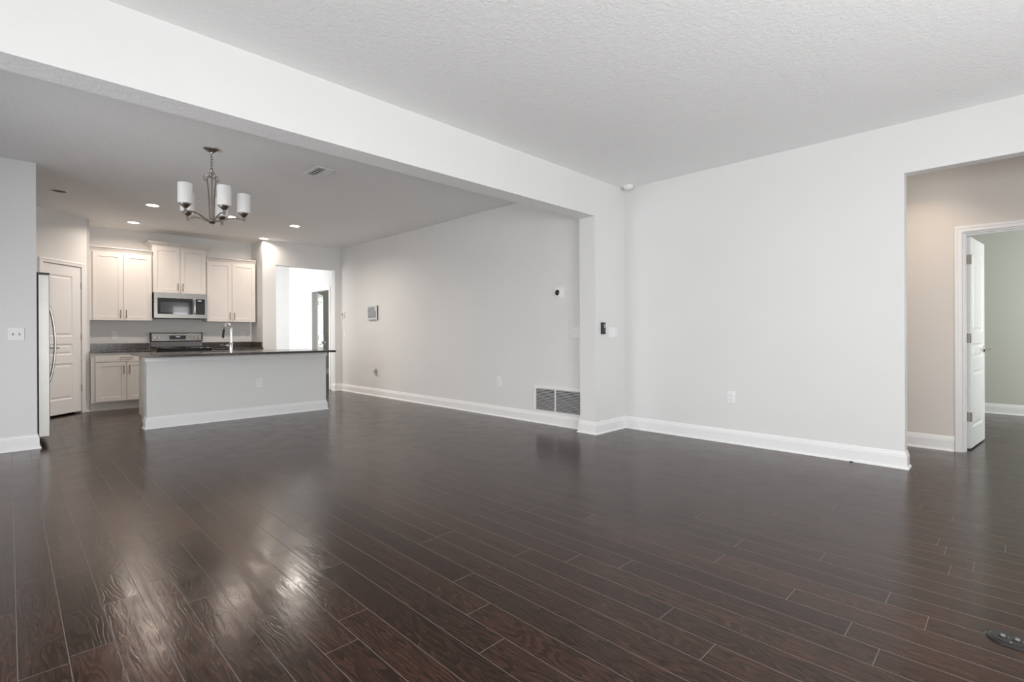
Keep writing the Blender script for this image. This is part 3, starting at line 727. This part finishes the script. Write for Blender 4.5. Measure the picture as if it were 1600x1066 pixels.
for x, y, lb in ((2.88, 7.42, 'flat round white ceiling cover right of the chandelier'), (1.70, 7.40, 'flat round white ceiling cover behind the chandelier')):
    o = MB().lathe([(0.0, -0.006), (0.050, -0.006), (0.056, -0.002), (0.056, 0.0)], (0, 0, 0), 'z', 28).build('ceiling_cover_plate', M['white'])
    o.location = (x, y, H); tag(o, lb, 'cover plate', 'blank covers over the island')

def make_register():
    x0, x1, y0, y1 = 2.225, 2.432, 5.02, 5.365
    root = thing('ceiling_vent', 'white louvred air vent in the ceiling right of the chandelier', 'vent', ((x0+x1)/2, (y0+y1)/2, H))
    t = 0.028; z = H
    fr = MB().box(x0, x1, y0, y0+t, z-0.008, z).box(x0, x1, y1-t, y1, z-0.008, z).box(x0, x0+t, y0+t, y1-t, z-0.008, z).box(x1-t, x1, y0+t, y1-t, z-0.008, z)
    part('frame', fr, M['white'], root, 0.002, world=True)
    part('duct_opening', MB().box(x0+t, x1-t, y0+t, y1-t, z-0.001, z), M['matte'], root, world=True)
    n = 5
    lv = MB()
    for i in range(n):
        c = x0+t+(x1-x0-2*t)*(i+0.5)/n; s = 1 if i < 3 else -1
        za, zb_ = (z-0.0085, z-0.0035) if s > 0 else (z-0.0035, z-0.0085)     # the low and the high edge of the blade
        q = [(c-0.0105, za), (c+0.0105, zb_), (c+0.0105, zb_+0.0014), (c-0.0105, za+0.0014)]
        lv.add([(a_, y_, b_) for y_ in (y0+t, y1-t) for a_, b_ in q], [(0,1,2,3),(7,6,5,4)]+[(k, 4+k, 4+(k+1)%4, (k+1)%4) for k in range(4)])
    part('louvres', lv, M['white'], root, world=True)
make_register()

root = thing('smoke_detector', 'round white smoke detector in the ceiling corner', 'smoke detector', (5.125, 3.185, H))
part('base_ring', MB().lathe([(0.0, -0.010), (0.066, -0.010), (0.068, -0.006), (0.068, 0.0)], seg=32), M['white'], root)
part('cover', MB().lathe([(0.0, -0.042), (0.030, -0.042), (0.044, -0.036), (0.056, -0.022), (0.060, -0.010), (0.0, -0.010)], seg=32), M['white'], root)

# ---------------------------------------------------------------- chandelier
def make_chandelier():
    cx, cy = 1.335, 5.253
    root = thing('chandelier', 'brushed nickel chandelier with five white glass shades', 'chandelier', (cx, cy, H))
    def P(n, m, mat, par=None): return part(n, m, mat, par or root)
    Z = lambda z: z-H
    P('canopy', MB().lathe([(0.0, Z(2.800)), (0.012, Z(2.800)), (0.016, Z(2.812)), (0.040, Z(2.822)), (0.066, Z(2.836)), (0.068, 0.0)], seg=28), M['bronze'])
    ch = MB()
    zt = 2.803
    for i in range(5):
        c = zt-0.016-i*0.026; pts = []
        for k in range(17):
            a = 2*PI*k/16; u_, v_ = 0.009*math.cos(a), 0.017*math.sin(a)
            pts.append(((u_ if i % 2 else 0), (0 if i % 2 else u_), Z(c)+v_))
        ch.tube(pts, 0.0026, 6, False)
    P('chain', ch, M['bronze'])
    P('top_loop', MB().lathe([(0.006, Z(2.672)), (0.012, Z(2.664)), (0.014, Z(2.650)), (0.010, Z(2.636)), (0.005, Z(2.630)), (0.005, Z(2.600)), (0.012, Z(2.590)), (0.0, Z(2.575))], seg=16), M['bronze'])
    ring = MB(); pts = []
    for k in range(25):
        a = 2*PI*k/24; pts.append((0.024*math.cos(a)*0.7, -0.024*math.cos(a)*0.7, Z(2.610)+0.03*math.sin(a)))
    ring.tube(pts, 0.004, 8, False); P('ring', ring, M['bronze'])
    for j in range(3):
        a = R(20+120*j); c, s = math.cos(a), math.sin(a)
        pts = []
        for (r, z) in ((0.018, 2.19), (0.020, 2.28), (0.024, 2.38), (0.031, 2.48), (0.040, 2.55), (0.040, 2.585), (0.028, 2.612), (0.012, 2.625)):
            pts.append((r*c, r*s, Z(z)))
        m = MB().tube(pts, 0.0055, 10)
        # leaf scroll curling outwards from the rod top
        sp = []
        for k in range(15):
            t_ = k/14; q = 1.9*PI*t_; rr = 0.026*(1-0.62*t_)
            sp.append(((0.052-rr*math.cos(q)+0.0)*c*1.0, (0.052-rr*math.cos(q))*s, Z(2.575)+rr*math.sin(q)*1.3))
        m.tube(sp, [0.0045]*8+[0.004]*7, 8)
        P('stem_rod', m, M['bronze'])
    P('hub', MB().lathe([(0.0, Z(2.140)), (0.006, Z(2.142)), (0.010, Z(2.152)), (0.028, Z(2.160)), (0.036, Z(2.172)), (0.034, Z(2.186)), (0.022, Z(2.198)), (0.0, Z(2.202))], seg=24), M['nickel'])
    P('finial', MB().lathe([(0.0, Z(2.122)), (0.007, Z(2.126)), (0.009, Z(2.133)), (0.006, Z(2.141)), (0.0, Z(2.143))], seg=14), M['nickel'])
    for deg in (-154, 124, -83, -18, 57):
        a = R(deg); c, s = math.cos(a), math.sin(a); rr = 0.262
        prof = ((0.030, 2.174), (0.075, 2.190), (0.130, 2.214), (0.185, 2.226), (0.230, 2.222), (rr, 2.212))
        pts = [(r*c, r*s, Z(z)) for r, z in prof]
        arm = P('arm', MB().tube(pts, 0.0058, 10), M['bronze'])
        o = (rr*c, rr*s, 0)
        P('socket_cup', MB().lathe([(0.0, Z(2.196)), (0.012, Z(2.196)), (0.013, Z(2.203)), (0.011, Z(2.207)), (0.012, Z(2.238)), (0.022, Z(2.248)), (0.040, Z(2.262)), (0.047, Z(2.276)), (0.043, Z(2.276)), (0.0, Z(2.262))], o, seg=24), M['nickel'], arm)
        P('glass_shade', MB().lathe([(0.040, Z(2.277)), (0.056, Z(2.279)), (0.058, Z(2.284)), (0.058, Z(2.452)), (0.0565, Z(2.456)), (0.055, Z(2.452)), (0.055, Z(2.284)), (0.040, Z(2.281))], o, seg=32, close=True), M['opal'], arm)
make_chandelier()

# ---------------------------------------------------------------- wall plates and small fittings
RZ = {'-y': 0.0, '-x': -PI/2}
def plate(name, label, cat, loc, face, w, h, gangs, kind_, group=None, tone='white'):
    root = thing(name, label, cat, loc, RZ[face], group)
    part('cover_plate', MB().box(-w/2, w/2, -0.006, 0, -h/2, h/2), M['white'], root, 0.0022)
    for i in range(gangs):
        x = (i-(gangs-1)/2)*0.046
        if kind_ == 'toggle':
            part('toggle', MB().box(x-0.0055, x+0.0055, -0.0065, -0.006, -0.013, 0.013).box(x-0.004, x+0.004, -0.017, -0.006, -0.002, 0.009), M[tone], root)
        elif kind_ == 'rocker':
            part('rocker', MB().add([(x-0.016, -0.0065, -0.032), (x+0.016, -0.0065, -0.032), (x+0.016, -0.0105, 0.032), (x-0.016, -0.0105, 0.032), (x-0.016, -0.006, -0.032), (x+0.016, -0.006, -0.032), (x+0.016, -0.006, 0.032), (x-0.016, -0.006, 0.032)],
                 [(0,1,2,3),(7,6,5,4),(0,4,5,1),(1,5,6,2),(2,6,7,3),(3,7,4,0)]), M['white'], root)
        else:
            for z in (-0.020, 0.020):
                rc = part('receptacle', MB().box(x-0.016, x+0.016, -0.0085, -0.006, z-0.014, z+0.014), M['white'], root, 0.0008)
                sl = MB().box(x-0.0075, x-0.0055, -0.009, -0.0085, z-0.003, z+0.007).box(x+0.0055, x+0.0075, -0.009, -0.0085, z-0.003, z+0.006).box(x-0.0025, x+0.0025, -0.009, -0.0085, z-0.010, z-0.006)
                part('slots', sl, M['slot'], rc)
        if kind_ != 'outlet':
            for z in (-0.045, 0.045):
                part('screw', MB().lathe([(0.0, 0.0012), (0.003, 0.0012), (0.0034, 0)], (x, -0.006, z), 'y', 8), M['white'], root)
    if kind_ == 'outlet':
        part('screw', MB().lathe([(0.0, 0.0012), (0.003, 0.0012), (0.0034, 0)], (0, -0.006, 0), 'y', 8), M['white'], root)
    return root
plate('light_switch', 'double toggle light switch on the wall stub at far left', 'light switch', (0.053, YL, 1.140), '-y', 0.116, 0.120, 2, 'toggle', 'light switches', 'dimgrey')
plate('light_switch', 'wide white rocker light switch on the pier beside the black doorbell panel', 'light switch', (4.945, Y1, 1.135), '-y', 0.175, 0.122, 3, 'rocker', 'light switches')
plate('light_switch', 'light switch half hidden behind the pier, above the vent grille', 'light switch', (X2, 3.640, 1.137), '-x', 0.120, 0.120, 2, 'toggle', 'light switches')
plate('light_switch', 'small single light switch below the keypad at the far end', 'light switch', (X2, 9.425, 1.128), '-x', 0.075, 0.118, 1, 'rocker', 'light switches')
plate('power_outlet', 'white outlet low on the blank right wall', 'outlet', (X1, 2.040, 0.468), '-x', 0.076, 0.122, 1, 'outlet', 'power outlets')
plate('power_outlet', 'white outlet low on the dining wall left of the vent grille', 'outlet', (X2, 4.976, 0.472), '-x', 0.076, 0.122, 1, 'outlet', 'power outlets')
plate('power_outlet', 'white outlet on the front of the grey island', 'outlet', (2.432, 7.34, 0.466), '-y', 0.076, 0.122, 1, 'outlet', 'power outlets')
plate('power_outlet', 'white outlet on the kitchen wall left of the range', 'outlet', (1.202, YK, 1.127), '-y', 0.076, 0.122, 1, 'outlet', 'power outlets')
plate('power_outlet', 'white outlet on the kitchen wall just behind the faucet', 'outlet', (2.775, YK, 1.125), '-y', 0.076, 0.122, 1, 'outlet', 'power outlets')
plate('power_outlet', 'white outlet on the kitchen wall in the right corner', 'outlet', (3.10, YK, 1.125), '-y', 0.076, 0.122, 1, 'outlet', 'power outlets')
plate('light_switch', 'light switch on the bright wall inside the far opening', 'light switch', (XH, 11.85, 1.13), '-x', 0.118, 0.118, 2, 'rocker', 'light switches')

# return air grille
def make_grille():
    y0, y1, z0, z1 = 3.515, 4.326, 0.142, 0.470
    root = thing('return_air_grille', 'white louvred return air grille low on the dining wall', 'vent', (X2, (y0+y1)/2, z0))
    x = X2; t = 0.034
    fr = MB().box(x-0.010, x, y0, y1, z0, z0+t*0.7).box(x-0.010, x, y0, y1, z1-t, z1).box(x-0.010, x, y0, y0+t*0.6, z0+t*0.7, z1-t).box(x-0.010, x, y1-t, y1, z0+t*0.7, z1-t)
    part('frame', fr, M['white'], root, 0.002, world=True)
    ym = 3.975
    part('mullion', MB().box(x-0.009, x-0.0025, ym-0.008, ym+0.008, z0+t*0.7, z1-t), M['white'], root, world=True)
    part('filter_opening', MB().box(x-0.002, x, y0+t*0.6, y1-t, z0+t*0.7, z1-t), M['slot'], root, world=True)
    n = 15; zz0, zz1 = z0+t*0.7, z1-t
    for a, c in ((y0+t*0.6, ym-0.008), (ym+0.008, y1-t)):
        lv = MB()
        for i in range(n):
            zc = zz0+(zz1-zz0)*(i+0.5)/n
            q = [(x-0.0095, zc+0.0008), (x-0.0022, zc-0.0052), (x-0.0022, zc-0.0036), (x-0.0095, zc+0.0034)]
            lv.add([(a_, b_, c_) for b_ in (a, c) for a_, c_ in q], [(0,1,2,3),(7,6,5,4)]+[(k, 4+k, 4+(k+1)%4, (k+1)%4) for k in range(4)])
        part('louvres', lv, M['white'], root, world=True)
make_grille()

# alarm panel
root = thing('alarm_panel', 'grey-screened alarm panel on the dining wall', 'alarm panel', (X2, 8.31, 1.522), -PI/2)
part('back_box', MB().box(-0.165, 0.165, -0.022, 0, -0.125, 0.125), M['matte'], root, 0.004)
part('bezel', MB().box(-0.17, 0.165, -0.032, -0.022, -0.13, 0.13), M['pale'], root, 0.004)
part('screen', MB().box(-0.145, 0.14, -0.034, -0.032, -0.095, 0.105), M['screen'], root)
tl = MB()
for i in range(4):
    for j in range(3): tl.box(-0.135+i*0.058, -0.09+i*0.058, -0.0346, -0.034, -0.085+j*0.055, -0.045+j*0.055)
part('menu_tiles', tl, M['tile'], root)
part('side_key', MB().box(0.102, 0.140, -0.0350, -0.034, 0.03, 0.105), M['pale'], root)
root = thing('wall_keypad', 'small white keypad with a reddish screen near the far corner', 'keypad', (X2, 9.47, 1.518), -PI/2)
part('body', MB().box(-0.055, 0.055, -0.028, 0, -0.058, 0.058), M['white'], root, 0.004)
part('screen', MB().box(-0.035, 0.035, -0.0288, -0.028, -0.04, 0.04), M['red'], root)
root = thing('cable_wall_box', 'small grey cable box low on the dining wall below the alarm panel', 'wall box', (X2, 8.21, 0.445), -PI/2)
part('bracket', MB().box(-0.05, 0.05, -0.004, 0, -0.055, 0.055).box(-0.055, 0.055, -0.01, -0.004, -0.055, -0.045), M['white'], root, 0.001)
part('connector', MB().box(-0.035, 0.03, -0.030, -0.004, -0.04, 0.04), M['grey'], root, 0.003)
part('coax_stub', MB().cyl((-0.01, -0.03, 0.01), (-0.01, -0.05, 0.01), 0.008, 10).cyl((0.012, -0.03, 0.055), (0.012, -0.012, 0.055), 0.006, 8), M['hinge'], root)
# round thermostat on a square plate
root = thing('thermostat', 'round black-faced thermostat on a white plate above the grille', 'thermostat', (X2, 3.905, 1.622), -PI/2)
part('wall_plate', MB().box(-0.075, 0.075, -0.007, 0, -0.062, 0.062), M['white'], root, 0.002)
part('ring', MB().lathe([(0.0, 0.024), (0.036, 0.024), (0.048, 0.020), (0.050, 0.014), (0.050, 0.0)], (-0.012, -0.007, 0), 'y', 32), M['white'], root)
part('face', MB().lathe([(0.0, 0.0275), (0.030, 0.027), (0.035, 0.024)], (-0.012, -0.007, 0), 'y', 32), M['black'], root)
# intercom / doorbell panel on the pier
root = thing('doorbell_panel', 'slim black doorbell panel on the pier edge', 'doorbell', (4.741, Y1, 1.182))
part('body', MB().box(-0.034, 0.034, -0.022, 0, -0.066, 0.066), M['matte'], root, 0.004)
part('camera_window', MB().box(-0.004, 0.028, -0.023, -0.022, 0.006, 0.05), M['dimgrey'], root)
part('button', MB().lathe([(0.0, 0.003), (0.014, 0.003), (0.018, 0.0)], (0.0, -0.022, -0.03), 'y', 20), M['black'], root)

# floor outlet
def make_floor_outlet():
    root = thing('floor_outlet', 'black rounded floor outlet plate set in the planks at bottom right', 'floor outlet', (2.57, -0.035, 0))
    def stadium(r, hl, z0, z1, r2):
        vs = []; n = 14
        for (rr, z) in ((r, z0), (r2, z1)):
            for k in range(n+1):
                a = PI*k/n; vs.append((rr*math.cos(a), hl+rr*math.sin(a), z))
            for k in range(n+1):
                a = PI+PI*k/n; vs.append((rr*math.cos(a), -hl+rr*math.sin(a), z))
        q = 2*(n+1); m = MB(); m.sm = True
        return m.add(vs, [tuple(range(q))[::-1], tuple(range(q, 2*q))]+[(i, (i+1)%q, q+(i+1)%q, q+i) for i in range(q)])
    part('flange', stadium(0.056, 0.06, 0.0, 0.007, 0.050), M['bronzeplate'], root)
    part('rim', stadium(0.044, 0.058, 0.007, 0.0095, 0.041), M['bronzeplate'], root)
    for y in (-0.064, -0.026, 0.027, 0.065):
        c = part('outlet_lid', MB().lathe([(0.0, 0.0125), (0.013, 0.0125), (0.0165, 0.0095)], (0, y, 0), 'z', 24), M['bronzeplate'], root)
        part('lid_slots', MB().box(-0.0075, -0.0035, y-0.006, y+0.006, 0.0124, 0.0132).box(0.0035, 0.0075, y-0.006, y+0.006, 0.0124, 0.0132), M['handle_steel'], c)
    for x, y in ((-0.034, 0.045), (-0.034, -0.05), (0.0, 0.0005)):
        part('screw', MB().lathe([(0.0, 0.0105), (0.0026, 0.0105), (0.0032, 0.0095)], (x, y, 0), 'z', 12), M['hinge'], root)
make_floor_outlet()

# hall downlight that warms the greige wall (its own fitting)
root = thing('recessed_light', 'recessed light in the side hall ceiling near the greige wall', 'ceiling light', (5.74, 0.62, H))
part('trim_ring', MB().lathe([(0.070, -0.001), (0.072, -0.006), (0.084, -0.006), (0.089, 0.0), (0.070, 0.0)], (0, 0, 0), 'z', 32, True), M['white'], root)
part('lens', MB().lathe([(0.0, -0.003), (0.0715, -0.003), (0.0715, 0.0)], (0, 0, 0), 'z', 32), M['lens'], root)
lamp('hall_lamp', 5.74, 0.62, 5.2, (1.0, 0.80, 0.62), 105)

o = MB().box(-0.006, 0.006, -0.011, 0.011, 0, 0.006).build('floor_wedge', M['matte'], None, 0.001)
o.location = (5.163, 1.000, 0); tag(o, 'tiny dark sliver on the floor against the right baseboard', 'wedge')
